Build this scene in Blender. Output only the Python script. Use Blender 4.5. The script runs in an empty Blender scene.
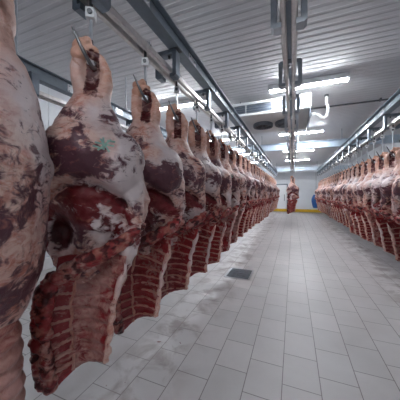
import bpy, bmesh, math, random
import numpy as np
from mathutils import Vector, Matrix, noise, Euler
from mathutils.bvhtree import BVHTree

SC = bpy.context.scene
COL = SC.collection
random.seed(7)
PI = math.pi

# ------------------------------------------------------------------ helpers
def link(name, data, parent=None, mat=None):
    o = bpy.data.objects.new(name, data)
    COL.objects.link(o)
    if parent is not None:
        o.parent = parent
    if mat is not None and data is not None and not data.materials:
        data.materials.append(mat)
    return o

def tag(o, label=None, cat=None, group=None, kind=None):
    if label: o['label'] = label
    if cat: o['category'] = cat
    if group: o['group'] = group
    if kind: o['kind'] = kind
    return o

def empty(name, loc=(0, 0, 0), rz=0.0, label=None, cat=None, group=None):
    o = bpy.data.objects.new(name, None)
    COL.objects.link(o)
    o.empty_display_size = 0.1
    o.location = loc
    o.rotation_euler = (0, 0, rz)
    return tag(o, label, cat, group)

def mesh_from(bm, name, smooth=False):
    me = bpy.data.meshes.new(name)
    bmesh.ops.recalc_face_normals(bm, faces=bm.faces)
    bm.to_mesh(me); bm.free()
    if smooth:
        me.polygons.foreach_set('use_smooth', [True] * len(me.polygons))
    return me

def obj(name, bm, mat, parent=None, smooth=False):
    return link(name, mesh_from(bm, name, smooth), parent, mat)

def box(bm, x0, x1, y0, y1, z0, z1, bev=0.0, M=None):
    r = bmesh.ops.create_cube(bm, size=1.0)
    vs = r['verts']
    for v in vs:
        v.co = Vector(((x0 + x1) / 2 + v.co.x * (x1 - x0), (y0 + y1) / 2 + v.co.y * (y1 - y0), (z0 + z1) / 2 + v.co.z * (z1 - z0)))
    if bev > 0:
        es = list({e for v in vs for e in v.link_edges})
        rb = bmesh.ops.bevel(bm, geom=es, offset=bev, segments=2, affect='EDGES', profile=0.5)
        vs = list({v for f in rb['faces'] for v in f.verts} | {v for v in vs if v.is_valid})
    if M is not None:
        for v in vs:
            v.co = M @ v.co
    return vs

def tube(bm, pts, r, seg=10, cap=True):
    pts = [Vector(p) for p in pts]
    n = len(pts)
    rad = r if isinstance(r, (list, tuple)) else [r] * n
    rings = []
    up = None
    for i, p in enumerate(pts):
        d = (pts[min(i + 1, n - 1)] - pts[max(i - 1, 0)]).normalized()
        if up is None:
            a = Vector((0, 0, 1)) if abs(d.z) < 0.9 else Vector((1, 0, 0))
            up = (a - d * a.dot(d)).normalized()
        else:
            up = (up - d * up.dot(d)).normalized()
        s = d.cross(up)
        rings.append([bm.verts.new(p + (up * math.cos(2 * PI * k / seg) + s * math.sin(2 * PI * k / seg)) * rad[i]) for k in range(seg)])
    for a, b in zip(rings, rings[1:]):
        for k in range(seg):
            bm.faces.new((a[k], a[(k + 1) % seg], b[(k + 1) % seg], b[k]))
    if cap:
        bm.faces.new(rings[0][::-1]); bm.faces.new(rings[-1])

def prism(bm, poly, axis, a0, a1):
    """extrude a 2-D polygon along an axis: axis 'x' polygon is (y,z); 'y' is (x,z); 'z' is (x,y)"""
    def P(u, v, a):
        return {'x': (a, u, v), 'y': (u, a, v), 'z': (u, v, a)}[axis]
    A = [bm.verts.new(P(u, v, a0)) for u, v in poly]
    B = [bm.verts.new(P(u, v, a1)) for u, v in poly]
    n = len(poly)
    for i in range(n):
        bm.faces.new((A[i], A[(i + 1) % n], B[(i + 1) % n], B[i]))
    bm.faces.new(A[::-1]); bm.faces.new(B)

def cyl(bm, c, r, h, axis='z', seg=16, r2=None):
    c = Vector(c)
    d = {'x': Vector((1, 0, 0)), 'y': Vector((0, 1, 0)), 'z': Vector((0, 0, 1))}[axis]
    tube(bm, [c - d * h / 2, c + d * h / 2], [r, r if r2 is None else r2], seg)

def copy_tree(o, parent=None):
    c = o.copy()
    COL.objects.link(c)
    if parent is not None:
        c.parent = parent
    for ch in list(KIDS.get(o.name, [])):
        copy_tree(ch, c)
    return c
KIDS = {}
def index_kids():
    KIDS.clear()
    for o in bpy.data.objects:
        if o.parent is not None:
            KIDS.setdefault(o.parent.name, []).append(o)

# ------------------------------------------------------------------ materials
def new_mat(name):
    m = bpy.data.materials.new(name)
    m.use_nodes = True
    nt = m.node_tree
    b = nt.nodes['Principled BSDF']
    return m, nt, b

def N(nt, typ, **kw):
    n = nt.nodes.new(typ)
    for k, v in kw.items():
        if k in n.inputs:
            n.inputs[k].default_value = v
        else:
            setattr(n, k, v)
    return n

def ramp(nt, fac, stops):
    r = nt.nodes.new('ShaderNodeValToRGB')
    el = r.color_ramp.elements
    while len(el) < len(stops):
        el.new(0.5)
    for e, (p, c) in zip(el, stops):
        e.position = p
        e.color = c if len(c) == 4 else (*c, 1)
    nt.links.new(fac, r.inputs[0])
    return r.outputs[0]

def mix(nt, fac, a, b, mode='MIX'):
    m = nt.nodes.new('ShaderNodeMix')
    m.data_type = 'RGBA'; m.blend_type = mode
    L = nt.links
    for s, v in ((m.inputs[0], fac), (m.inputs[6], a), (m.inputs[7], b)):
        if hasattr(v, 'is_linked') or hasattr(v, 'links'):
            L.new(v, s)
        elif isinstance(v, (int, float)):
            s.default_value = v
        else:
            s.default_value = (*v, 1) if len(v) == 3 else v
    return m.outputs[2]

def math_(nt, op, a, b=None, c=None, clamp=False):
    m = nt.nodes.new('ShaderNodeMath'); m.operation = op; m.use_clamp = clamp
    for s, v in zip(m.inputs, (a, b, c)):
        if v is None: continue
        if hasattr(v, 'links'):
            nt.links.new(v, s)
        else:
            s.default_value = v
    return m.outputs[0]

def obj_coord(nt, scale=(1, 1, 1), vary=True):
    tc = nt.nodes.new('ShaderNodeTexCoord')
    mp = nt.nodes.new('ShaderNodeMapping')
    mp.inputs['Scale'].default_value = scale
    nt.links.new(tc.outputs['Object'], mp.inputs['Vector'])
    if vary:
        oi = nt.nodes.new('ShaderNodeObjectInfo')
        mu = nt.nodes.new('ShaderNodeVectorMath'); mu.operation = 'SCALE'
        cb = nt.nodes.new('ShaderNodeCombineXYZ')
        for i, k in enumerate((17.0, 31.0, 11.0)):
            nt.links.new(math_(nt, 'MULTIPLY', oi.outputs['Random'], k), cb.inputs[i])
        nt.links.new(cb.outputs[0], mp.inputs['Location'])
    return mp.outputs[0]

def noise_(nt, vec, scale, detail=5, rough=0.6, dist=0.0):
    n = nt.nodes.new('ShaderNodeTexNoise')
    n.inputs['Scale'].default_value = scale
    n.inputs['Detail'].default_value = detail
    n.inputs['Roughness'].default_value = rough
    n.inputs['Distortion'].default_value = dist
    nt.links.new(vec, n.inputs['Vector'])
    return n.outputs[0]

def simple(name, col, rough=0.5, metal=0.0, var=0.12, bump=0.0, scale=12.0, spec=0.5):
    m, nt, b = new_mat(name)
    v = obj_coord(nt)
    n = noise_(nt, v, scale, 5, 0.65)
    lo = [max(0, c * (1 - var)) for c in col]; hi = [min(1, c * (1 + var)) for c in col]
    nt.links.new(ramp(nt, n, [(0.3, lo), (0.7, hi)]), b.inputs['Base Color'])
    b.inputs['Roughness'].default_value = rough
    b.inputs['Metallic'].default_value = metal
    b.inputs['Specular IOR Level'].default_value = spec
    if bump:
        bp = nt.nodes.new('ShaderNodeBump'); bp.inputs['Strength'].default_value = bump; bp.inputs['Distance'].default_value = 0.01
        nt.links.new(n, bp.inputs['Height']); nt.links.new(bp.outputs[0], b.inputs['Normal'])
    return m

def emissive(name, col, strength):
    m, nt, b = new_mat(name)
    b.inputs['Base Color'].default_value = (*col, 1)
    b.inputs['Emission Color'].default_value = (*col, 1)
    b.inputs['Emission Strength'].default_value = strength
    return m

def meat(name, fat_a=(.74, .52, .45), fat_b=(.52, .19, .14), fat_c=(.72, .61, .61), mus_a=(.105, .034, .050), mus_b=(.16, .007, .012),
         bias=0.0, big=4.2, rough=0.38, bump=0.5):
    m, nt, b = new_mat(name)
    L = nt.links
    at = nt.nodes.new('ShaderNodeAttribute'); at.attribute_name = 'mask'
    sp = nt.nodes.new('ShaderNodeSeparateColor'); L.new(at.outputs['Color'], sp.inputs[0])
    R, G, B = sp.outputs[0], sp.outputs[1], sp.outputs[2]
    v = obj_coord(nt, (1, 1, 0.75))
    vs = obj_coord(nt, (1.0, 1.0, 1.6))
    n1 = noise_(nt, v, big, 4, 0.55, 0.9)
    n2 = noise_(nt, vs, 10.0, 6, 0.65, 1.5)
    n3 = noise_(nt, v, 2.6, 3, 0.5, 0.3)
    n4 = noise_(nt, vs, 14.0, 5, 0.7, 0.6)
    n5 = noise_(nt, v, 60.0, 3, 0.6, 0.4)
    a = math_(nt, 'MULTIPLY_ADD', n1, 2.2, -1.1)
    c = math_(nt, 'MULTIPLY_ADD', n2, 1.9, -0.95)
    val = math_(nt, 'ADD', math_(nt, 'ADD', R, a), math_(nt, 'ADD', c, bias))
    fac = ramp(nt, val, [(0.40, (0, 0, 0)), (0.66, (1, 1, 1))])
    fat = mix(nt, ramp(nt, n4, [(0.42, (0, 0, 0)), (0.62, (1, 1, 1))]), fat_a, fat_b)
    fat = mix(nt, ramp(nt, n3, [(0.45, (0, 0, 0)), (0.62, (1, 1, 1))]), fat, fat_c)
    rd = math_(nt, 'ADD', at.outputs['Alpha'], math_(nt, 'MULTIPLY_ADD', n3, 1.2, -.6))
    mus = mix(nt, ramp(nt, rd, [(0.35, (0, 0, 0)), (0.65, (1, 1, 1))]), mus_a, mus_b)
    mus = mix(nt, ramp(nt, n4, [(0.55, (0, 0, 0)), (0.75, (.75, .75, .75))]), mus, fat_b)
    col = mix(nt, fac, fat, mus)
    # bare bone and cartilage
    col = mix(nt, math_(nt, 'MULTIPLY', B, ramp(nt, n2, [(0.3, (.35, .35, .35)), (0.55, (1, 1, 1))])), col, (.66, .36, .26))
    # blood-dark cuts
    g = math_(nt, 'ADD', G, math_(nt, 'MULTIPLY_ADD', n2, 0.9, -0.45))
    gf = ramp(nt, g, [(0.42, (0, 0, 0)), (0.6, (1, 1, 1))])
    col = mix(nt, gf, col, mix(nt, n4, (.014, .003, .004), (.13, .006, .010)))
    L.new(col, b.inputs['Base Color'])
    b.inputs['Roughness'].default_value = rough
    b.inputs['Specular IOR Level'].default_value = 0.45
    bp = nt.nodes.new('ShaderNodeBump'); bp.inputs['Strength'].default_value = bump; bp.inputs['Distance'].default_value = 0.012
    hh = math_(nt, 'ADD', n4, math_(nt, 'MULTIPLY', n5, 0.5))
    L.new(hh, bp.inputs['Height']); L.new(bp.outputs[0], b.inputs['Normal'])
    return m

M = {}
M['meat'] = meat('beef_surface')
M['shank'] = meat('shank_surface', fat_a=(.62, .36, .27), fat_b=(.50, .17, .11), fat_c=(.60, .42, .36), bias=-0.05, big=6, bump=.4)
M['cut'] = meat('cut_beef', fat_a=(.50, .27, .23), fat_b=(.30, .06, .055), fat_c=(.44, .24, .22), mus_a=(.22, .024, .032), mus_b=(.32, .018, .022), big=7, bump=.7)
M['rib'] = meat('rib_bone', fat_a=(.53, .26, .21), fat_b=(.38, .10, .085), fat_c=(.48, .26, .235), big=9, bias=-0.12)
M['galv'] = simple('galvanised_steel', (.20, .23, .27), .38, .75, .22, scale=9)
M['galv_pale'] = simple('pale_galvanised_steel', (.40, .43, .47), .45, .5, .15, scale=9)
M['beam'] = simple('painted_steel', (.20, .24, .28), .42, .2, .12, scale=6)
M['cross'] = simple('tube_lit_painted_steel', (.48, .57, .66), .42, .1, .10, scale=6)  # beam paint lightened to put the nearby tubes' light into the colour
M['rail'] = simple('worn_track_steel', (.56, .53, .52), .33, .8, .15, scale=20)
M['steel'] = simple('bright_steel', (.62, .64, .67), .28, .85, .12, scale=18)
M['dark_steel'] = simple('dark_steel', (.10, .105, .115), .42, .6, .3, scale=14)
M['hook'] = simple('hook_steel', (.20, .20, .21), .3, .9, .2, scale=20)
M['white_block'] = simple('pale_plastic', (.70, .71, .73), .4, 0, .06)
M['white'] = simple('white_enamel', (.80, .81, .83), .4, 0, .04)
M['cream'] = simple('cream_coated_metal', (.62, .61, .60), .45, .1, .05, scale=4)
M['grille'] = simple('coil_fins', (.24, .29, .36), .45, .4, .15, scale=3)
M['black'] = simple('black_plastic', (.025, .028, .035), .5, 0, .3)
M['guard'] = simple('fan_guard_wire', (.18, .2, .23), .4, .6, .2)
M['yellow'] = simple('yellow_bumper', (.72, .44, .03), .5, 0, .12, scale=5)
M['blue'] = simple('blue_plastic', (.02, .10, .32), .4, 0, .25, bump=.4)
M['drain'] = simple('drain_steel', (.16, .19, .22), .4, .6, .35, scale=14)
M['stamp'] = simple('green_ink', (.26, .44, .37), .5, 0, .35, scale=30)
M['tube'] = emissive('tube_glow', (0.92, 0.96, 1.0), 45.0)

# tiled floor
def floor_mat():
    m, nt, b = new_mat('stoneware_tiles')
    L = nt.links
    tc = nt.nodes.new('ShaderNodeTexCoord')
    mp = nt.nodes.new('ShaderNodeMapping')
    mp.inputs['Rotation'].default_value = (0, 0, PI / 2)
    mp.inputs['Location'].default_value = (-3.13, -0.088, 0)
    L.new(tc.outputs['Object'], mp.inputs['Vector'])
    mp.vector_type = 'TEXTURE'
    # swap the axes: bricks run along Y
    sx = nt.nodes.new('ShaderNodeSeparateXYZ'); L.new(tc.outputs['Object'], sx.inputs[0])
    cb = nt.nodes.new('ShaderNodeCombineXYZ')
    L.new(math_(nt, 'ADD', sx.outputs[1], -3.13 + 20 * 0.41), cb.inputs[0])
    L.new(math_(nt, 'ADD', sx.outputs[0], 0.088 + 40 * 0.306), cb.inputs[1])
    br = nt.nodes.new('ShaderNodeTexBrick')
    br.inputs['Scale'].default_value = 1.0
    br.inputs['Mortar Size'].default_value = 0.0042
    br.inputs['Mortar Smooth'].default_value = 0.15
    br.inputs['Brick Width'].default_value = 0.41
    br.inputs['Row Height'].default_value = 0.306
    br.inputs['Color1'].default_value = (.62, .60, .595, 1)
    br.inputs['Color2'].default_value = (.68, .65, .645, 1)
    br.inputs['Mortar'].default_value = (.26, .24, .235, 1)
    L.new(cb.outputs[0], br.inputs['Vector'])
    n = noise_(nt, tc.outputs['Object'], 1.1, 6, 0.65, 0.4)
    col = mix(nt, 1.0, br.outputs[0], ramp(nt, n, [(0.3, (.86, .85, .85)), (0.65, (1, 1, 1))]), 'MULTIPLY')
    # brownish contact shade of the carcasses painted under the rows, plus red drips
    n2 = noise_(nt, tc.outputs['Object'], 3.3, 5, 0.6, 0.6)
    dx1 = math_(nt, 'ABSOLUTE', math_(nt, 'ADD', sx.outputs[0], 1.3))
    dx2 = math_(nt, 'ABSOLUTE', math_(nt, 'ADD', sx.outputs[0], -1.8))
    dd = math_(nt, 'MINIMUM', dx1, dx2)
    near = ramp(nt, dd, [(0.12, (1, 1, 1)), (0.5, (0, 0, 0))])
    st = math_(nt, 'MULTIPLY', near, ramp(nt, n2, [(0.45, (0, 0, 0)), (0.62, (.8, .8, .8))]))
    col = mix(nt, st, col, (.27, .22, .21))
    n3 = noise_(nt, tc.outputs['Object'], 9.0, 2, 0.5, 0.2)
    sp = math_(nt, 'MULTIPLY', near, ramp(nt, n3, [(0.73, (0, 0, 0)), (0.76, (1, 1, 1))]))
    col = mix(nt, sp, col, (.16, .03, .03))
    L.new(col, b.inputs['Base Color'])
    b.inputs['Roughness'].default_value = 0.42
    rr = ramp(nt, n, [(0.3, (.34, .34, .34)), (0.7, (.52, .52, .52))])
    L.new(rr, b.inputs['Roughness'])
    b.inputs['Specular IOR Level'].default_value = 0.4
    bp = nt.nodes.new('ShaderNodeBump'); bp.inputs['Strength'].default_value = 0.4; bp.inputs['Distance'].default_value = 0.004
    L.new(math_(nt, 'SUBTRACT', 1.0, br.outputs[1]), bp.inputs['Height']); L.new(bp.outputs[0], b.inputs['Normal'])
    return m
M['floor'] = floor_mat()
M['ceiling'] = simple('ceiling_sheet', (.66, .665, .69), .5, .0, .03, scale=1.2)
M['wall'] = simple('wall_panel', (.74, .77, .81), .45, 0, .03, scale=1.5)

# ------------------------------------------------------------------ setting
XL, XR, Y0, Y1, ZC = -5.0, 4.0, -3.2, 21.0, 4.0
RL, RC, RR = -1.25, -0.03, 1.75       # the three rails by the camera
RF = -3.10                            # the rail beyond the left row

bm = bmesh.new(); box(bm, XL, XR, Y0, Y1, -0.12, 0)
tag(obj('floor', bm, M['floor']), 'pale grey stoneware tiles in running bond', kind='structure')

# ribbed ceiling sheet, ribs across the room
bm = bmesh.new()
pts = []
y = Y0
while y < Y1:
    pts += [(y, 0), (y + .072, 0), (y + .087, .005), (y + .125, .005)]
    y += .14
pts.append((Y1, 0))
lo = [(bm.verts.new((XL, a, ZC + b)), bm.verts.new((XR, a, ZC + b))) for a, b in pts]
for (a, b), (c, d) in zip(lo, lo[1:]):
    bm.faces.new((a, c, d, b))
me = bpy.data.meshes.new('ceiling'); bm.normal_update(); bm.to_mesh(me); bm.free()
co = link('ceiling', me, None, M['ceiling']); tag(co, 'ribbed white metal ceiling', kind='structure')
sd = co.modifiers.new('thick', 'SOLIDIFY'); sd.thickness = 0.05; sd.offset = -1
me.flip_normals() if me.polygons[0].normal.z > 0 else None

def panel_wall(name, a0, a1, z1, fixed, axis, side):
    """insulated panels with a groove every 1.1 m"""
    bm = bmesh.new()
    a = a0
    while a < a1 - 1e-4:
        b = min(a + 1.1, a1)
        if axis == 'x':
            box(bm, a + .002, b - .002, min(fixed, fixed + side * .12), max(fixed, fixed + side * .12), 0, z1, .004)
        else:
            box(bm, min(fixed, fixed + side * .12), max(fixed, fixed + side * .12), a + .002, b - .002, 0, z1, .004)
        a = b
    if axis == 'x':
        box(bm, a0, a1, min(fixed + side * .01, fixed + side * .11), max(fixed + side * .01, fixed + side * .11), 0, z1)
    else:
        box(bm, min(fixed + side * .01, fixed + side * .11), max(fixed + side * .01, fixed + side * .11), a0, a1, 0, z1)
    return tag(obj(name, bm, M['wall']), kind='structure')
panel_wall('wall_far', XL, XR, ZC + .03, Y1, 'x', 1)
panel_wall('wall_near', XL, XR, ZC + .03, Y0, 'x', -1)
panel_wall('wall_left', Y0, Y1, ZC + .03, XL, 'y', -1)
panel_wall('wall_right', Y0, Y1, ZC + .03, XR, 'y', 1)

# yellow bumper at the foot of the far wall
bm = bmesh.new(); box(bm, XL + .02, XR - .02, Y1 - .10, Y1, .06, .30, .02)
tag(obj('trim_1', bm, M['yellow']), 'yellow bumper along the foot of the far wall', kind='structure')
bm = bmesh.new(); box(bm, XL, XL + .06, Y0, Y1, 0, .25, .015); tag(obj('baseboard_left', bm, M['white']), kind='structure')
bm = bmesh.new(); box(bm, XR - .06, XR, Y0, Y1, 0, .25, .015); tag(obj('baseboard_right', bm, M['white']), kind='structure')

# door in the far wall
bm = bmesh.new(); box(bm, -1.55, -.50, Y1 - .16, Y1 - .08, .32, 2.35, .01)
d = tag(obj('door_1', bm, M['white']), 'white sliding door in the far wall with grey posts', kind='structure')
bm = bmesh.new(); box(bm, -.50, -.41, Y1 - .2, Y1 - .02, .31, 2.42, .01); box(bm, -1.64, -1.55, Y1 - .2, Y1 - .02, .31, 2.42, .01)
box(bm, -1.64, -.41, Y1 - .2, Y1 - .02, 2.35, 2.45, .01)
obj('door_frame', bm, M['galv'], d)
bm = bmesh.new(); tube(bm, [(-.68, Y1 - .16, 1.0), (-.68, Y1 - .23, 1.03), (-.68, Y1 - .23, 1.5), (-.68, Y1 - .16, 1.53)], .02, 8)
obj('door_handle', bm, M['dark_steel'], d)

# drain grate in the floor
t = empty('floor_drain', (-1.02, 4.66, 0), 0, 'dark square drain grate in the tiles beneath the left row of carcasses', 'drain')
bm = bmesh.new()
W, H = .235, .285
for a in (-1, 1):
    box(bm, a * W - .018, a * W + .018, -H, H, -.004, .006, .002)
    box(bm, -W, W, a * H - .018, a * H + .018, -.004, .0062, .002)
obj('frame', bm, M['steel'], t)
bm = bmesh.new()
k = -W + .03
while k < W - .02:
    box(bm, k - .008, k + .008, -H + .018, H - .018, -.004, .0045)
    k += .03
for j in (-.14, 0, .14):
    box(bm, -W + .018, W - .018, j - .006, j + .006, -.004, .0042)
box(bm, -W + .018, W - .018, -H + .018, H - .018, -.006, .0012)
obj('grate', bm, M['drain'], t)

# ------------------------------------------------------------------ steelwork
def ibeam(bm, axis, c, a0, a1, z0, z1, fl, tf=.012, tw=.010):
    """I section running along axis at centre c"""
    if axis == 'y':
        box(bm, c - fl / 2, c + fl / 2, a0, a1, z0, z0 + tf)
        box(bm, c - fl / 2, c + fl / 2, a0, a1, z1 - tf, z1)
        box(bm, c - tw / 2, c + tw / 2, a0, a1, z0 + tf * .5, z1 - tf * .5)
    else:
        box(bm, a0, a1, c - fl / 2, c + fl / 2, z0, z0 + tf)
        box(bm, a0, a1, c - fl / 2, c + fl / 2, z1 - tf, z1)
        box(bm, a0, a1, c - tw / 2, c + tw / 2, z0 + tf * .5, z1 - tf * .5)

ZB0, ZB1 = 3.17, 3.35          # long beams
ZX0, ZX1 = 3.35, 3.62          # cross beams
cross_y = [0.4, 9.6, 18.8]
for yb, where in zip(cross_y, ('over the near end of the room', 'halfway down the room behind the cooler', 'under the ceiling close to the far wall')):
    t = empty('cross_beam', (0, yb, ZX0), 0, 'blue-grey steel I-beam running crosswise ' + where, 'steel beam', 'crosswise beams under the ceiling')
    bm = bmesh.new(); ibeam(bm, 'x', 0, XL, XR, 0, ZX1 - ZX0, .13)
    obj('web', bm, M['cross'], t)
    for xx in (RF + .0, RL + .02, RC + .16, RR - .16, RR + .4):
        b2 = bmesh.new(); cyl(b2, (xx + .05, .0, (ZX1 - ZX0) + (ZC - ZX1) / 2), .012, ZC - ZX1, 'z', 8)
        obj('hanger_rod', b2, M['galv'], t)

ZR0, ZR1 = 2.93, 2.985          # twin-bar track
beam_x = {'far': RF - .08, 'left': RL + .10, 'centre': RC, 'right': RR - .10}
names = {'far': 'by the side wall beyond the left row', 'left': 'above the left row of carcasses', 'centre': 'above the open aisle', 'right': 'above the right row of carcasses'}
YE = 18.7
for key, x in (('far', RF), ('left', RL), ('centre', RC), ('right', RR)):
    bx = beam_x[key]
    y0, y1 = -2.9, YE + (0 if key != 'centre' else -3.4)
    t = empty('ceiling_beam', (bx, 0, ZB0), 0, 'long blue-grey steel I-beam ' + names[key], 'steel beam', 'long beams carrying the meat rails')
    bm = bmesh.new(); ibeam(bm, 'y', 0, y0, y1, 0, ZB1 - ZB0, .12)
    obj('web', bm, M['beam'], t)
    if key in ('far', 'left', 'right'):
        for i in range(14):
            yy = .55 + i * 1.0
            if key == 'far' and i > 5: break
            bm = bmesh.new()
            for dy in (-.07, .07):
                for dz in (.055, .125):
                    for s in (-1, 1):
                        cyl(bm, (s * .014, yy + dy, dz), .014, .022, 'x', 6)
            box(bm, -.011, .011, yy - .1, yy + .1, .03, .15)
            obj('splice_plate', bm, M['steel'], t)
    r = empty('meat_rail', (x, 0, ZR0), 0, 'twin-bar overhead meat rail ' + names[key] + ', hung from brackets', 'meat rail', 'overhead meat rails')
    for s in (-1, 1):
        bm = bmesh.new()
        a, b = s * .018, s * .062
        lo_, hi_ = min(a, b), max(a, b)
        prism(bm, [(lo_, .008), (lo_ + .008, 0), (hi_ - .008, 0), (hi_, .008), (hi_, ZR1 - ZR0), (lo_, ZR1 - ZR0)], 'y', y0, y1)
        obj('track_bar', bm, M['rail'], r)
    off = bx - x
    yy = 2.14 - 4.0
    if key == 'centre': yy = 2.82 - 4
    if key == 'far': yy = 1.86 - 4
    if key == 'right': yy = 5.37 - 7 + .06
    step = 1.0
    while yy < y1 - .1:
        bm = bmesh.new()
        h = .24
        w = .125
        # inverted U plate whose toes clasp the outer sides of the two bars
        poly = [(-w, -.03), (-w + .02, -.05), (-.05, -.05), (-.05, -.012), (-w + .042, -.012), (-w + .042, h - .045), (w - .042, h - .045), (w - .042, -.012), (.05, -.012), (.05, -.05), (w - .02, -.05), (w, -.03), (w, h - .02), (w - .02, h), (-w + .02, h), (-w, h - .02)]
        prism(bm, poly, 'y', yy - .045, yy + .045)
        br = obj('hanger_bracket', bm, M['galv_pale' if key == 'centre' else 'galv'], r)
        bm = bmesh.new()
        box(bm, off - .05, off + .05, yy - .055, yy + .055, h - .002, h + .012, .003)
        for dx in (-.03, .03):
            cyl(bm, (off * .5 + dx, yy, h - .055), .014, .03, 'z', 6)
        obj('bolt', bm, M['dark_steel'], br)
        yy += step

# thin rods hanging the far rail's beam from the ceiling
for i, yy in enumerate((1.73, 3.7, 5.7)):
    t = empty('threaded_rod', (RF - .03, yy, ZB1), 0, ('thin galvanised rod from ceiling to the side beam, ' + ('first', 'second', 'third')[i] + ' from the camera'), 'rod', 'rods carrying the side beam')
    bm = bmesh.new(); cyl(bm, (0, 0, (ZC - ZB1) / 2), .013, ZC - ZB1, 'z', 8); obj('rod', bm, M['steel'], t)
    bm = bmesh.new(); cyl(bm, (0, 0, .015), .028, .025, 'z', 6); obj('nut', bm, M['steel'], t)

# ------------------------------------------------------------------ lights
rows_y = [-1.4, 5.2, 9.2, 13.05, 16.7]  # nearest row is added unseen behind the camera for soft front light
ords = ['first', 'second', 'third', 'fourth', 'fifth', 'sixth']
first = None
for i, yy in enumerate(rows_y):
    for x, nm in ((-2.65, 'above the left row of carcasses'), (.26, 'above the aisle')):
        if i == 0 and x < 0: continue
        lab = 'white fluorescent tube light ' + nm + ', ' + ords[i] + ' from the camera'
        if first is None:
            t = empty('ceiling_light', (x, yy, ZC), 0, lab, 'ceiling light', 'fluorescent lights on the ceiling')
            bm = bmesh.new(); box(bm, -.76, .76, -.05, .05, -.10, 0, .006); prism(bm, [(-.07, -.118), (-.05, -.09), (.05, -.09), (.07, -.118), (.07, -.11), (.05, -.082), (-.05, -.082), (-.07, -.11)], 'x', -.75, .75); obj('housing', bm, M['white'], t)
            bm = bmesh.new(); cyl(bm, (0, 0, -.128), .030, 1.46, 'x', 12); obj('tube', bm, M['tube'], t, True)
            for s in (-1, 1):
                bm = bmesh.new(); box(bm, s * .745 - .02, s * .745 + .02, -.05, .05, -.165, -.08, .008); obj('end_cap', bm, M['white'], t)
            first = t; index_kids()
        else:
            c = copy_tree(first); c.location = (x, yy, ZC); c['label'] = lab

# ------------------------------------------------------------------ evaporator cooler
UX0, UX1 = -1.45, .36
t = empty('cooler_unit', (0, .22, .15), 0, 'wide cream air cooler with round fans hung below the ceiling over the aisle', 'air cooler')
bm = bmesh.new()
prism(bm, [(5.42, 3.42), (7.0, 3.36), (7.0, 3.70), (5.42, 3.70)], 'x', UX0, UX1)
obj('casing', bm, M['cream'], t)
bm = bmesh.new(); box(bm, UX0, UX1, 5.36, 5.43, 3.66, 3.72, .004); box(bm, UX0, UX1, 5.36, 5.43, 3.395, 3.45, .004)
for xx in (UX0, -1.07, -.45, .19):
    box(bm, xx - .012, xx + .012, 5.36, 5.43, 3.44, 3.67)
obj('coil_frame', bm, M['white'], t)
for a, b in ((UX0, -1.07), (-1.07, -.45), (-.45, .19)):
    bm = bmesh.new()
    k = a + .02
    while k < b - .015:
        box(bm, k, k + .006, 5.385, 5.43, 3.45, 3.66)
        k += .02
    for z in (3.5, 3.555, 3.61):
        tube(bm, [(a + .012, 5.382, z), (b - .012, 5.382, z)], .008, 6)
    obj('coil_grille', bm, M['grille'], t)
for fx in (-1.33, -.76, -.19):
    fx_ = max(fx, UX0 + .27) if fx < -1 else fx
    if fx < -1: continue
    cy = 6.22
    zt = 3.39
    bm = bmesh.new()
    segs = 32
    pr = [(.262, zt + .02), (.262, zt - .07), (.25, zt - .085), (.235, zt - .085), (.235, zt + .02)]
    rings = [[bm.verts.new((fx + r * math.cos(2 * PI * k / segs), cy + r * math.sin(2 * PI * k / segs), z)) for k in range(segs)] for r, z in pr]
    for A, B in zip(rings, rings[1:]):
        for k in range(segs):
            bm.faces.new((A[k], A[(k + 1) % segs], B[(k + 1) % segs], B[k]))
    f = obj('fan_shroud', bm, M['guard'], t, False)
    bm = bmesh.new()
    for r in (.05, .09, .13, .17, .21):
        tube(bm, [(fx + r * math.cos(2 * PI * k / 24), cy + r * math.sin(2 * PI * k / 24), zt - .085) for k in range(25)], .004, 5, False)
    for k in range(4):
        a = k * PI / 4
        tube(bm, [(fx - .245 * math.cos(a), cy - .245 * math.sin(a), zt - .088), (fx + .245 * math.cos(a), cy + .245 * math.sin(a), zt - .088)], .005, 5)
    cyl(bm, (fx, cy, zt - .085), .045, .02)
    obj('fan_guard', bm, M['guard'], f)
    bm = bmesh.new()
    for k in range(5):
        a = 2 * PI * k / 5
        Mx = Matrix.Translation((fx, cy, zt - .035)) @ Matrix.Rotation(a, 4, 'Z') @ Matrix.Rotation(.45, 4, 'X')
        box(bm, .03, .225, -.055, .055, -.003, .003, 0, Mx)
    cyl(bm, (fx, cy, zt - .035), .06, .06)
    obj('fan_blade', bm, M['black'], f)
bm = bmesh.new(); box(bm, .20, .375, 5.33, 5.9, 3.42, 3.72, .01); obj('junction_cover', bm, M['white'], t)
bm = bmesh.new(); box(bm, .345, .365, 5.45, 7.0, 3.20, 3.42, .005); obj('drip_tray_end', bm, M['galv'], t)
for xx in (UX0 + .2, .15):
    for yy in (5.6, 6.8):
        bm = bmesh.new(); cyl(bm, (xx, yy, (3.70 + ZC - .15) / 2), .012, ZC - .15 - 3.70, 'z', 8); obj('hanger_rod', bm, M['galv'], t)
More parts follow.
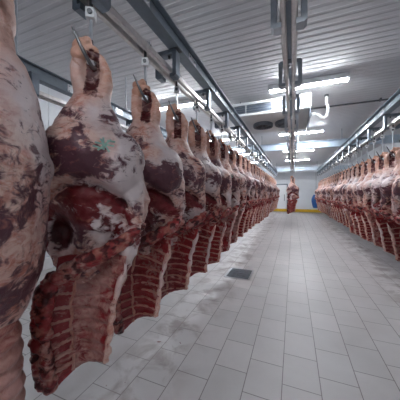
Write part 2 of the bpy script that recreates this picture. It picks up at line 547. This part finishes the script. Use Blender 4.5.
# curved white drain trap at its right end
bm = bmesh.new()
def smooth_path(pts, n=6):
    P = [Vector(p) for p in pts]; out = []
    for i in range(len(P) - 1):
        p0, p1, p2, p3 = P[max(i - 1, 0)], P[i], P[i + 1], P[min(i + 2, len(P) - 1)]
        for k in range(n):
            u = k / n
            out.append(.5 * ((2 * p1) + (p2 - p0) * u + (2 * p0 - 5 * p1 + 4 * p2 - p3) * u * u + (3 * p1 - p0 - 3 * p2 + p3) * u ** 3))
    out.append(P[-1]); return out
pp = smooth_path([(.36, 5.95, 3.42), (.50, 5.95, 3.42), (.58, 5.95, 3.38), (.65, 5.95, 3.31), (.73, 5.95, 3.34), (.76, 5.95, 3.45), (.77, 5.95, 3.56), (.74, 5.95, 3.64), (.74, 5.95, 3.76), (.74, 5.95, 3.85)])
tube(bm, pp, [.034 + .007 * math.sin(k * 1.7) for k in range(len(pp))], 12)
obj('drain_trap', bm, M['white'], t, True)
bm = bmesh.new(); cyl(bm, (.39, 5.95, 3.42), .04, .05, 'x', 12)
obj('pipe_collar', bm, M['dark_steel'], t)
bm = bmesh.new(); cyl(bm, (.74, 5.95, 3.83), .045, .04, 'z', 12); obj('ceiling_collar', bm, M['dark_steel'], t)
# thin conduit under the ceiling
t = empty('ceiling_conduit', (0, 0, 0), 0, 'thin dark conduit running under the ceiling from the cooler to the right wall', 'conduit')
bm = bmesh.new(); tube(bm, [(.40, 6.9, 3.955), (3.99, 6.9, 3.955)], .022, 8); obj('pipe', bm, M['dark_steel'], t)
for xx in (.8, 2.0, 3.2):
    bm = bmesh.new(); box(bm, xx - .02, xx + .02, 6.86, 6.94, 3.93, 4.0, .003); obj('clip', bm, M['dark_steel'], t)

# ------------------------------------------------------------------ carcasses
ZH = 2.46       # where the hooks carry the shanks

def remesh(bm, name, voxel, smooth=6):
    me = bpy.data.meshes.new('tmp'); bm.to_mesh(me); bm.free()
    o = bpy.data.objects.new('tmp', me); COL.objects.link(o)
    r = o.modifiers.new('r', 'REMESH'); r.mode = 'VOXEL'; r.voxel_size = voxel
    s = o.modifiers.new('s', 'SMOOTH'); s.factor = .5; s.iterations = smooth
    dg = bpy.context.evaluated_depsgraph_get(); dg.update()
    out = bpy.data.meshes.new_from_object(o.evaluated_get(dg), depsgraph=dg)
    bpy.data.objects.remove(o); bpy.data.meshes.remove(me)
    out.name = name
    return out

def ell(bm, c, r, sub=3, rot=None):
    g = bmesh.ops.create_icosphere(bm, subdivisions=sub, radius=1.0)
    for v in g['verts']:
        p = Vector((v.co.x * r[0], v.co.y * r[1], v.co.z * r[2]))
        if rot is not None: p = rot @ p
        v.co = p + Vector(c)

def chain(bm, keys, step=.03, sub=2):
    """ellipsoids interpolated along keys (x,y,z,rx,ry,rz)"""
    for a, b in zip(keys, keys[1:]):
        d = math.dist(a[:3], b[:3]); n = max(1, int(d / step))
        for k in range(n):
            u = k / n; u = u * u * (3 - 2 * u) if False else u
            c = [a[i] + (b[i] - a[i]) * u for i in range(6)]
            ell(bm, c[:3], c[3:], sub)
    ell(bm, keys[-1][:3], keys[-1][3:], sub)

def finish(me, disp, mask, mat):
    """push vertices along their normals by disp(co, n) and store mask(co, n) as a colour attribute"""
    n = len(me.vertices)
    cs = [v.co.copy() for v in me.vertices]; ns = [v.normal.copy() for v in me.vertices]
    for v, c, nn in zip(me.vertices, cs, ns):
        dv = disp(c, nn)
        v.co = c + (dv if isinstance(dv, Vector) else nn * dv)
    at = me.color_attributes.new('mask', 'FLOAT_COLOR', 'POINT')
    arr = np.ones((n, 4), dtype=np.float32)
    for i, (c, nn) in enumerate(zip(cs, ns)):
        mk = mask(c, nn)
        arr[i, :len(mk)] = mk
        if len(mk) == 3: arr[i, 3] = .55
    at.data.foreach_set('color', arr.ravel())
    me.polygons.foreach_set('use_smooth', [True] * len(me.polygons))
    me.materials.clear(); me.materials.append(mat)
    return me

def g2(x, y, cx, cy, sx, sy):
    return math.exp(-((x - cx) / sx) ** 2 - ((y - cy) / sy) ** 2)
def sst(a, b, x):
    u = min(1, max(0, (x - a) / (b - a))); return u * u * (3 - 2 * u)
def fbm(p, s, seed=0.0):
    return noise.fractal(Vector((p.x * s + seed, p.y * s + seed * 1.3, p.z * s - seed)), 1.0, 2.1, 4)

class Shape:
    pass

def carcass_meshes(seed, voxel, detail=True):
    """meshes for one hanging hindquarter: local origin at the hook, -y the split side, +x the side towards the aisle"""
    rnd = random.Random(seed)
    j = lambda a: rnd.uniform(-a, a)
    S = Shape()
    # --- hind leg: shank prongs, round, rump
    bm = bmesh.new()
    w = 1 + j(.04)
    m = 1 if seed in (11, 23) else .91
    chain(bm, [(-.07, 0, .13, .054, .05, .05), (-.088, 0, .03, .048, .045, .04), (-.078, 0, -.06, .052, .05, .05), (-.045, 0, -.13, .07, .065, .06), (-.005, 0, -.2, .11, .09, .06)], .02)
    chain(bm, [(-.02, .0, .14, .038, .036, .03), (.06, .0, .10, .034, .034, .03), (.105, .0, .01, .038, .036, .03), (.092, 0, -.08, .05, .05, .05), (.03, 0, -.2, .10, .085, .06)], .015)
    chain(bm, [(0, 0, -.19, .125, .10, .06), (-.01, 0, -.27, .165 * w, .13, .07), (-.01, 0, -.38, .215 * w, .165, .1), (.0, -.01, -.50, .275 * w, .20, .11), (.01, -.01, -.62, .325 * w, .205, .10)], .025, 3)
    ell(bm, (.012, .012, -.05), (.095, .014, .12), 3)     # membrane between bone and tendon
    # front lobe that overhangs the cut
    ell(bm, (-.02 + j(.03), -.085, -.56), (.265 * w, .18, .215), 4)
    ell(bm, (.16, -.05, -.60), (.19, .18, .22), 4)
    # lower body: rump and loin, set back
    chain(bm, [(.01, .03, -.66, .335 * w, .18, .10), (.03, .035, -.80, .345 * m, .16, .12), (.04, .045, -.93, .34 * m, .145, .12), (.0, .055, -1.06, .325, .12, .11), (-.05, .05, -1.18, .25, .09, .1), (-.06, .04, -1.32, .15, .055, .1)], .03, 3)
    if seed == 11:      # this one keeps a long flap of flank
        ks = [(.25, .0, -.74, .10, .12, .1), (.275, -.01, -.90, .08, .11, .09), (.275, -.02, -1.05, .065, .10, .08), (.245, -.03, -1.18, .05, .08, .08), (.205, -.035, -1.30, .036, .06, .07), (.175, -.035, -1.40, .022, .04, .05)]
        chain(bm, ks, .025)
    me = remesh(bm, 'hind_leg', voxel, 12)
    s0 = seed * 3.1
    ledge = lambda x: -.745 + .015 * math.sin(x * 7 + s0) - 1.9 * x * x - .04 * x
    cav = (-.22 + j(.03), -1.06 + j(.03))
    def disp(c, n):
        d = fbm(c, 5, s0) * .012 + fbm(c, 16, s0) * .004
        out = n * d
        if n.y < .2:
            out = out + n * (fbm(c, 11, s0 + 1) * .016 * sst(-.78, -.86, c.z))
            # ledge below the round, dark cavity low on the spine side
            led = .055 * sst(.31, .20, c.x) * g2(c.x * .2, c.z, 0, ledge(c.x), 1, .035)
            cv = .17 * g2(c.x, c.z, cav[0], cav[1], .09, .13)
            out = out + Vector((0, led + cv, 0))
            # muscle folds
            out = out + n * (.005 * math.sin(c.x * 16 + c.z * 9 + 4 * fbm(c, 3, s0)) * sst(-.35, -.55, c.z))
        return out
    p1 = (-.12 + j(.08), -.56 + j(.05)); p2 = (.12 + j(.12), -.64 + j(.05)); p3 = (.05 + j(.2), -.36 + j(.05))
    def mask(c, n):
        fr = sst(.35, -.25, n.y)
        R = .27 if seed == 11 else .32
        R += .60 * fr * g2(c.x, c.z, p1[0], p1[1], .19, .11)
        R += (.45 if seed == 11 else .55) * fr * g2(c.x, c.z, p2[0], p2[1], .19, .10)
        R += .22 * fr * g2(c.x, c.z, p3[0], p3[1], .12, .06)
        low = sst(ledge(c.x) + .02, ledge(c.x) - .05, c.z)
        R += .30 * low * fr * (.4 + 1.6 * abs(fbm(c, 4, s0 + 7)))
        R += .50 * low * sst(ledge(c.x) - .15, ledge(c.x) - .06, c.z) * fr * sst(.33, .24, c.x)
        R += .26 * sst(.1, .5, n.y) * sst(-.55, -.8, c.z)
        R += .10 * sst(.22, .34, c.x) - .38 * math.exp(-((c.x - (.31 - .36 * max(0, -.98 - c.z))) / .075) ** 2) * low
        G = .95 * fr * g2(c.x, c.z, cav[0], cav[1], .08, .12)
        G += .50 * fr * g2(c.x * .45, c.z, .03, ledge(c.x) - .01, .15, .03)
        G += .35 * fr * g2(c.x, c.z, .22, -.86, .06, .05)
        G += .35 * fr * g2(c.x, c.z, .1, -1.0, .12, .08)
        G += .17 * low * fr
        B = sst(-.3, -.12, c.z) * .65
        G += .62 * sst(-.30, -.14, c.z) * sst(-.05, -.02, c.x) * sst(.075, .05, c.x) * (1 if n.y < .2 else .3)
        return (min(R, 1), min(G, 1), min(B, 1), .12 + .63 * low * fr * sst(ledge(c.x) - .3, ledge(c.x) - .1, c.z) + .3 * low * fr)
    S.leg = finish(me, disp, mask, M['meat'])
    # --- hock knob on top of the shank with its cut face
    bm = bmesh.new()
    ell(bm, (-.06, 0, .175), (.056, .05, .05)); ell(bm, (-.07, -.014, .11), (.052, .046, .05)); ell(bm, (.0, 0, .15), (.05, .042, .034)); ell(bm, (-.02, -.02, .20), (.03, .03, .03))
    me = remesh(bm, 'hock_joint', .009, 3)
    S.hock = finish(me, lambda c, n: fbm(c, 18, s0) * .006, lambda c, n: (.1, .62 * g2(c.x, c.z, .01, .13, .03, .03) * sst(0, -.6, n.y), .9), M['shank'])
    # --- backbone: bumpy sawn vertebrae, slanting across then hanging down
    bm = bmesh.new()
    path = smooth_path([(.335, -.06, -1.02), (.25, -.115, -1.08), (.10, -.15, -1.16), (-.07, -.15, -1.24), (-.18, -.14, -1.35), (-.225, -.12, -1.52), (-.235, -.10, -1.72), (-.23, -.08, -1.88), (-.215, -.06, -2.01)], 8)
    L = 0
    for i, p in enumerate(path):
        big = (.037 + .008 * math.sin(i * 1.57)) * (.55 + .45 * min(1, i / 9))
        ell(bm, p, (big * 1.05, big * .95, big), 2)
        if i > 26:
            big *= 1.1
            ell(bm, p + Vector((-.055 + j(.006), .012, j(.01))), (.028, .03, .024), 2)
        else:
            ell(bm, p + Vector((-.02, .015, -.045)), (.042, .032, .03), 2)
    me = remesh(bm, 'backbone', voxel * .9, 3)
    S.spine = finish(me, lambda c, n: fbm(c, 17, s0 + 5) * .012 + fbm(c, 40, s0) * .005, lambda c, n: (.80 + .4 * fbm(c, 12, s0), .42 + .5 * fbm(c, 19, s0), .8 * max(0, fbm(c, 15, s0 + 9))), M['cut'])
    # --- rib cage: curved slab, red inside and pale outside
    zt, zb = -1.2, -2.03
    def edges(z):
        u = (z - zt) / (zb - zt)
        xl = -.17 - .07 * sst(0, .4, u) + .035 * sst(.5, 1, u)
        xr = .24 - .08 * sst(0, .45, u) - .045 * sst(.35, 1, u)
        return xl, xr
    def front(s, z):
        u = (z - zt) / (zb - zt)
        return -.085 + .125 * math.sin(PI * min(1, s * .9 + .05)) ** 1.1 - .055 * s + .03 * (u - .5)
    nr = 9
    zr = [zt - .10 - k * .084 for k in range(nr)]
    def rib_z(k, s): return zr[k] + .030 - .065 * s + .012 * math.sin(s * 4 + k)
    bm = bmesh.new()
    nu, nv = 26, 64
    F, Bk = [], []
    for b in range(nv + 1):
        z = zt + (zb - zt) * b / nv
        xl, xr = edges(z)
        fr_, bk_ = [], []
        for a in range(nu + 1):
            s = a / nu
            x = xl + (xr - xl) * s
            yy = front(s, z)
            ph = (z - zt) / .088 * 2 * PI
            yy += .008 * math.sin((z + .065 * s) / .088 * 2 * PI) * sst(0, .1, s)
            zz = z + .15 * s * ((zt - z) / (zt - zb)) ** 2 + (.006 * math.sin(s * 9 + seed) if b == nv else 0)
            fr_.append(bm.verts.new((x, yy, zz)))
            th = .055 * (1 - .5 * abs(2 * s - 1) ** 3)
            bk_.append(bm.verts.new((x + .0, yy + th, zz)))
        F.append(fr_); Bk.append(bk_)
    for b in range(nv):
        for a in range(nu):
            bm.faces.new((F[b][a], F[b][a + 1], F[b + 1][a + 1], F[b + 1][a]))
            bm.faces.new((Bk[b][a], Bk[b + 1][a], Bk[b + 1][a + 1], Bk[b][a + 1]))
        bm.faces.new((F[b][0], F[b + 1][0], Bk[b + 1][0], Bk[b][0]))
        bm.faces.new((F[b][nu], Bk[b][nu], Bk[b + 1][nu], F[b + 1][nu]))
    for a in range(nu):
        bm.faces.new((F[0][a], Bk[0][a], Bk[0][a + 1], F[0][a + 1]))
        bm.faces.new((F[nv][a], F[nv][a + 1], Bk[nv][a + 1], Bk[nv][a]))
    me = mesh_from(bm, 'rib_cage', True)
    def rmask(c, n):
        xl, xr = edges(c.z); s = (c.x - xl) / (xr - xl)
        if n.y < .3 and seed == 11 and s > .30:
            return (.28 + .35 * g2(s, c.z, .75, -1.75, .2, .12), .35 * sst(.45, .3, s), 0)
        if n.y < .3:
            return (.85 - .1 * s, .24 + .25 * fbm(c, 9, s0), 0)
        return (.15, .05, .1)
    S.cage = finish(me, lambda c, n: fbm(c, 14, s0) * .007, rmask, M['cut'])
    S.ribs = []
    for k in range(nr):
        bm = bmesh.new()
        pts, rad = [], []
        for a in range(15):
            s = .02 + (.94 if seed != 11 else .30) * a / 14
            z = rib_z(k, s); xl, xr = edges(z); z2 = z + .15 * s * ((zt - z) / (zt - zb)) ** 2
            pts.append((xl + (xr - xl) * s, front(s, z) + .002, z2)); rad.append(.0085 + (.004 if seed == 11 else 0) + .003 * s + .0015 * math.sin(a * 2 + k))
        tube(bm, pts, rad, 8)
        me = mesh_from(bm, 'rib', True)
        S.ribs.append(finish(me, lambda c, n: fbm(c, 30, s0) * .004, lambda c, n: (.10, .05, .35), M['cut' if seed == 11 else 'rib']))
    # --- rolled fat edge along the aisle side and the inner strip beside the backbone
    def strip(s_at, r0, r1, ya):
        bm = bmesh.new(); pts, rad = [], []
        for a in range(26):
            z = zt - .03 + (zb - zt + .04) * a / 25
            xl, xr = edges(z); x = xl + (xr - xl) * s_at
            pts.append((x + .006 * math.sin(a * 1.3 + seed), front(s_at, z) + ya, z + .15 * s_at * ((zt - z) / (zt - zb)) ** 2)); rad.append((r0 + (r1 - r0) * a / 25 + .003 * math.sin(a * 2.1)) * min(1, .35 + a / 6))
        tube(bm, pts, rad, 10)
        return mesh_from(bm, 'fat_edge', True)
    S.edge = finish(strip(1.0, .021, .018, .012), lambda c, n: fbm(c, 14, s0 + 3) * .008, lambda c, n: (.05, 0, .25), M['meat'])
    S.strip = finish(strip(.30, .013, .011, .002), lambda c, n: fbm(c, 20, s0 + 4) * .005, lambda c, n: (.05, .0, .35), M['rib'])
    return S

def merged(S):
    """a far-off carcass's rib cage carries its ribs and strips in its own mesh"""
    bm = bmesh.new()
    layer = None
    mats = [M['cut'], M['rib'], M['meat']]
    me = bpy.data.meshes.new('rib_cage')
    for src, mi in [(S.cage, 0), (S.strip, 1), (S.edge, 2)] + [(r, 1) for r in S.ribs]:
        n0 = len(bm.faces)
        bm.from_mesh(src)
        bm.faces.ensure_lookup_table()
        for f in bm.faces[n0:]:
            f.material_index = mi
    bm.to_mesh(me); bm.free()
    for m in mats: me.materials.append(m)
    return me

def build_carcass(S, full=True, stamp=None):
    t = empty('beef_carcass', (0, 0, 0))
    link('hind_leg', S.leg, t)
    h = link('hock_joint', S.hock, t); tag(h, 'pinkish hock knob with sawn red face')
    b = link('backbone', S.spine, t); tag(b, 'dark red sawn backbone')
    if full:
        c = link('rib_cage', S.cage, t); tag(c, 'red inner side of the ribs')
        for r in S.ribs:
            link('rib', r, c)
        link('fat_edge', S.edge, c); link('fat_strip', S.strip, c)
    else:
        c = link('rib_cage', S.far, t); tag(c, 'red inner side of the ribs')
    return t

SH = [carcass_meshes(11, .0095), carcass_meshes(23, .011), carcass_meshes(37, .011), carcass_meshes(52, .012), carcass_meshes(64, .012)]
for s in SH:
    s.far = merged(s)

def stamp_on(t, S, cx, cz, size, yaw=0.0):
    """inked strokes laid onto the leg's own surface, cast along a direction turned by yaw about z"""
    bvh = BVHTree.FromPolygons([v.co for v in S.leg.vertices], [p.vertices for p in S.leg.polygons])
    rot = Matrix.Rotation(yaw, 3, 'Z')
    bm = bmesh.new()
    strokes = [((-1, .2), (1, -.05)), ((-.5, .7), (.5, -.8)), ((-.7, -.7), (.6, .75)), ((-.2, .9), (-.1, -.6)), ((-1.2, -.25), (-.2, -.45)), ((.2, .55), (1.1, .45))]
    for a, b in strokes:
        prev = None
        A, Bp = Vector(a) * size, Vector(b) * size
        d = (Bp - A).normalized(); nrm = Vector((-d.y, d.x)) * .005
        for k in range(9):
            p = A + (Bp - A) * k / 8
            cur = []
            for q in (p + nrm, p - nrm):
                o = rot @ Vector((q.x, -1.0, 0)) + Vector((cx, 0, cz + q.y))
                hit = bvh.ray_cast(o, rot @ Vector((0, 1, 0)))
                if hit[0] is None: cur = None; break
                cur.append(bm.verts.new(hit[0] + hit[1] * .0025))
            if prev and cur:
                bm.faces.new((prev[0], prev[1], cur[1], cur[0]))
            prev = cur
    o = obj('ink_stamp', bm, M['stamp'], t)
    sd = o.modifiers.new('t', 'SOLIDIFY'); sd.thickness = .002
    tag(o, 'smudged green ink stamp strokes')

protos = [build_carcass(s, True) for s in SH]
fars = [build_carcass(s, False) for s in SH]
used = set()
index_kids()

ORD = ['first', 'second', 'third', 'fourth', 'fifth', 'sixth', 'seventh', 'eighth', 'ninth', 'tenth', 'eleventh', 'twelfth', 'thirteenth', 'fourteenth', 'fifteenth', 'sixteenth', 'seventeenth', 'eighteenth', 'nineteenth',
       'twentieth', 'twenty-first', 'twenty-second', 'twenty-third', 'twenty-fourth', 'twenty-fifth', 'twenty-sixth', 'twenty-seventh', 'twenty-eighth', 'twenty-ninth', 'thirtieth', 'thirty-first']

def take(pool, i):
    src = pool[i]
    if (id(pool), i) in used:
        return copy_tree(src)
    used.add((id(pool), i))
    return src

# trolley hook
def make_hook(zh):
    t = empty('meat_hook', (0, 0, 0))
    bm = bmesh.new(); box(bm, -.03, .03, -.03, .03, -.115, -.045, .006)
    obj('trolley_block', bm, M['white_block'], t)
    bm = bmesh.new(); tube(bm, [(0, 0, -.05), (0, 0, .075)], .012, 8); box(bm, -.055, .055, -.012, .012, .062, .086, .003)
    obj('trolley_pin', bm, M['dark_steel'], t)
    for s in (-1, 1):
        bm = bmesh.new(); cyl(bm, (s * .04, 0, .087), .03, .018, 'x', 14); obj('roller', bm, M['steel'], t)
    bm = bmesh.new(); cyl(bm, (0, -.032, -.08), .017, .012, 'y', 10); obj('rivet', bm, M['dark_steel'], t)
    drop = ZR0 - zh
    bm = bmesh.new(); tube(bm, [(0, 0, -.11), (0, 0, -drop + .2)], .0105, 8); obj('rod', bm, M['steel'], t)
    bm = bmesh.new()
    pts = smooth_path([(0, 0, -drop + .22), (.015, .02, -drop + .12), (.03, .03, -drop + .07), (.02, -.01, -drop + .03), (-.005, -.06, -drop + .06), (-.045, -.085, -drop + .14), (-.085, -.095, -drop + .23)], 5)
    n = len(pts)
    tube(bm, pts, [.012 if k < n * .75 else .012 - .008 * (k - n * .75) / (n * .25) for k in range(n)], 10)
    tag(obj('hook', bm, M['hook'], t, True), 'dark pointed hook')
    return t
ZHR = 2.31      # the right row hangs from longer hooks
hooks = {ZH: make_hook(ZH), ZHR: make_hook(ZHR)}; index_kids()
hook_used = set()
def place_hook(x, y, rz, lab, group, zh=ZH):
    t = copy_tree(hooks[zh]) if zh in hook_used else hooks[zh]
    hook_used.add(zh)
    t.location = (x, y, ZR0); t.rotation_euler = (0, 0, rz)
    tag(t, lab, 'meat hook', group)
    return t

LEFT_VAR = [3, 0, 1, 2, 4]
NL, NRR = 29, 26
for i in range(NL):
    y = .53 + .605 * i + (.07 if i == 0 else 0)
    pool = protos if i < 10 else fars
    v = LEFT_VAR[i] if i < 5 else random.choice([0, 1, 2, 3, 4])
    t = take(pool, v)
    rz = math.radians(28 + random.uniform(-7, 7)) if i > 3 else math.radians([-55, 34, 26, 26][i])
    t.location = (RL, y, ZH); t.rotation_euler = (0, 0, rz)
    sc = random.uniform(.95, 1.05) if i > 4 else 1
    t.scale = (sc, sc, random.uniform(.96, 1.03) if i > 4 else 1)
    place = ORD[i] + ' from the camera' if i < NL - 1 else 'last before the far wall'
    special = {0: 'beef carcass cut off by the frame edge, first from the camera in the left row',
               1: 'big beef carcass with green ink stamp and dark cavity, second in the left row'}
    tag(t, special.get(i, 'beef carcass with pale round in the left row, ' + place), 'carcass', 'beef carcasses on the left rail')
    if i == 1:
        stamp_on(t, SH[v], .13, -.52, .05, 0); index_kids()
    place_hook(RL, y, rz, 'steel trolley hook on the left rail, ' + place, 'trolley hooks on the left rail')
for i in range(NRR):
    y = 4.29 + .54 * i
    pool = protos if i < 8 else fars
    v = random.choice([0, 1, 2, 3, 4])
    t = take(pool, v)
    rz = math.radians(-26 + random.uniform(-7, 7))
    t.location = (RR, y, ZHR); t.rotation_euler = (0, 0, rz)
    sc = random.uniform(.95, 1.04)
    t.scale = (-sc, sc, random.uniform(.92, .98))
    place = ORD[i] + ' from the camera' if i < NRR - 1 else 'last before the far wall'
    tag(t, 'beef carcass with orange-pink shank in the right row, ' + place, 'carcass', 'beef carcasses on the right rail')
    place_hook(RR, y, rz, 'steel trolley hook on the right rail, ' + place, 'trolley hooks on the right rail', ZHR)
t = take(fars, 2); t.location = (RC, 14.6, ZH); t.rotation_euler = (0, 0, math.radians(8)); t.scale = (1.05, 1.05, 1)
tag(t, 'single beef carcass hanging alone at the far end of the aisle', 'carcass')
h = place_hook(RC, 14.6, 0, 'steel trolley hook holding the lone carcass over the aisle', 'trolley hook'); h['category'] = 'meat hook'
if 'group' in h: del h['group']
for pool in (protos, fars):
    for i, p in enumerate(pool):
        if (id(pool), i) not in used:
            for ch in KIDS.get(p.name, []):
                for g in KIDS.get(ch.name, []): bpy.data.objects.remove(g)
                bpy.data.objects.remove(ch)
            bpy.data.objects.remove(p)

# blue plastic bundle by the far end of the right row
t = empty('plastic_sheet', (1.58, 18.9, 0), 0, 'crumpled blue plastic sheet hanging beyond the far end of the right row', 'plastic sheet')
bm = bmesh.new()
rings = []
for b in range(15):
    z = .55 + 1.0 * b / 14
    u = b / 14
    r = .30 * math.sin(PI * (.12 + .8 * u)) ** .6
    rings.append([bm.verts.new(((r + .03 * math.sin(a * 5 * 2 * PI / 40 + b * .4)) * math.cos(2 * PI * a / 40), (r + .03 * math.sin(a * 5 * 2 * PI / 40)) * .5 * math.sin(2 * PI * a / 40), z)) for a in range(40)])
for A, B in zip(rings, rings[1:]):
    for k in range(40):
        bm.faces.new((A[k], A[(k + 1) % 40], B[(k + 1) % 40], B[k]))
bm.faces.new(rings[0][::-1]); bm.faces.new(rings[-1])
obj('sheet', bm, M['blue'], t, True)
bm = bmesh.new(); tube(bm, [(0, 0, 1.5), (0, 0, 3.36)], .012, 8); obj('cord', bm, M['dark_steel'], t)

# ------------------------------------------------------------------ camera, world, view
cam = bpy.data.cameras.new('camera')
co = bpy.data.objects.new('camera', cam); COL.objects.link(co)
co.location = (0, 0, 1.66)
co.rotation_euler = (PI / 2, 0, math.radians(22.2))
cam.sensor_width = 36
cam.lens = 36 * 228 / 400
cam.shift_y = -7 / 400
cam.clip_start = .05
SC.camera = co
w = bpy.data.worlds.new('world'); SC.world = w
w.use_nodes = True
w.node_tree.nodes['Background'].inputs[0].default_value = (.6, .65, .75, 1)
w.node_tree.nodes['Background'].inputs[1].default_value = .02
SC.view_settings.view_transform = 'Standard'
SC.view_settings.look = 'None'
SC.view_settings.exposure = 1.6
SC.view_settings.gamma = 1.0
SC.view_settings.use_curve_mapping = False
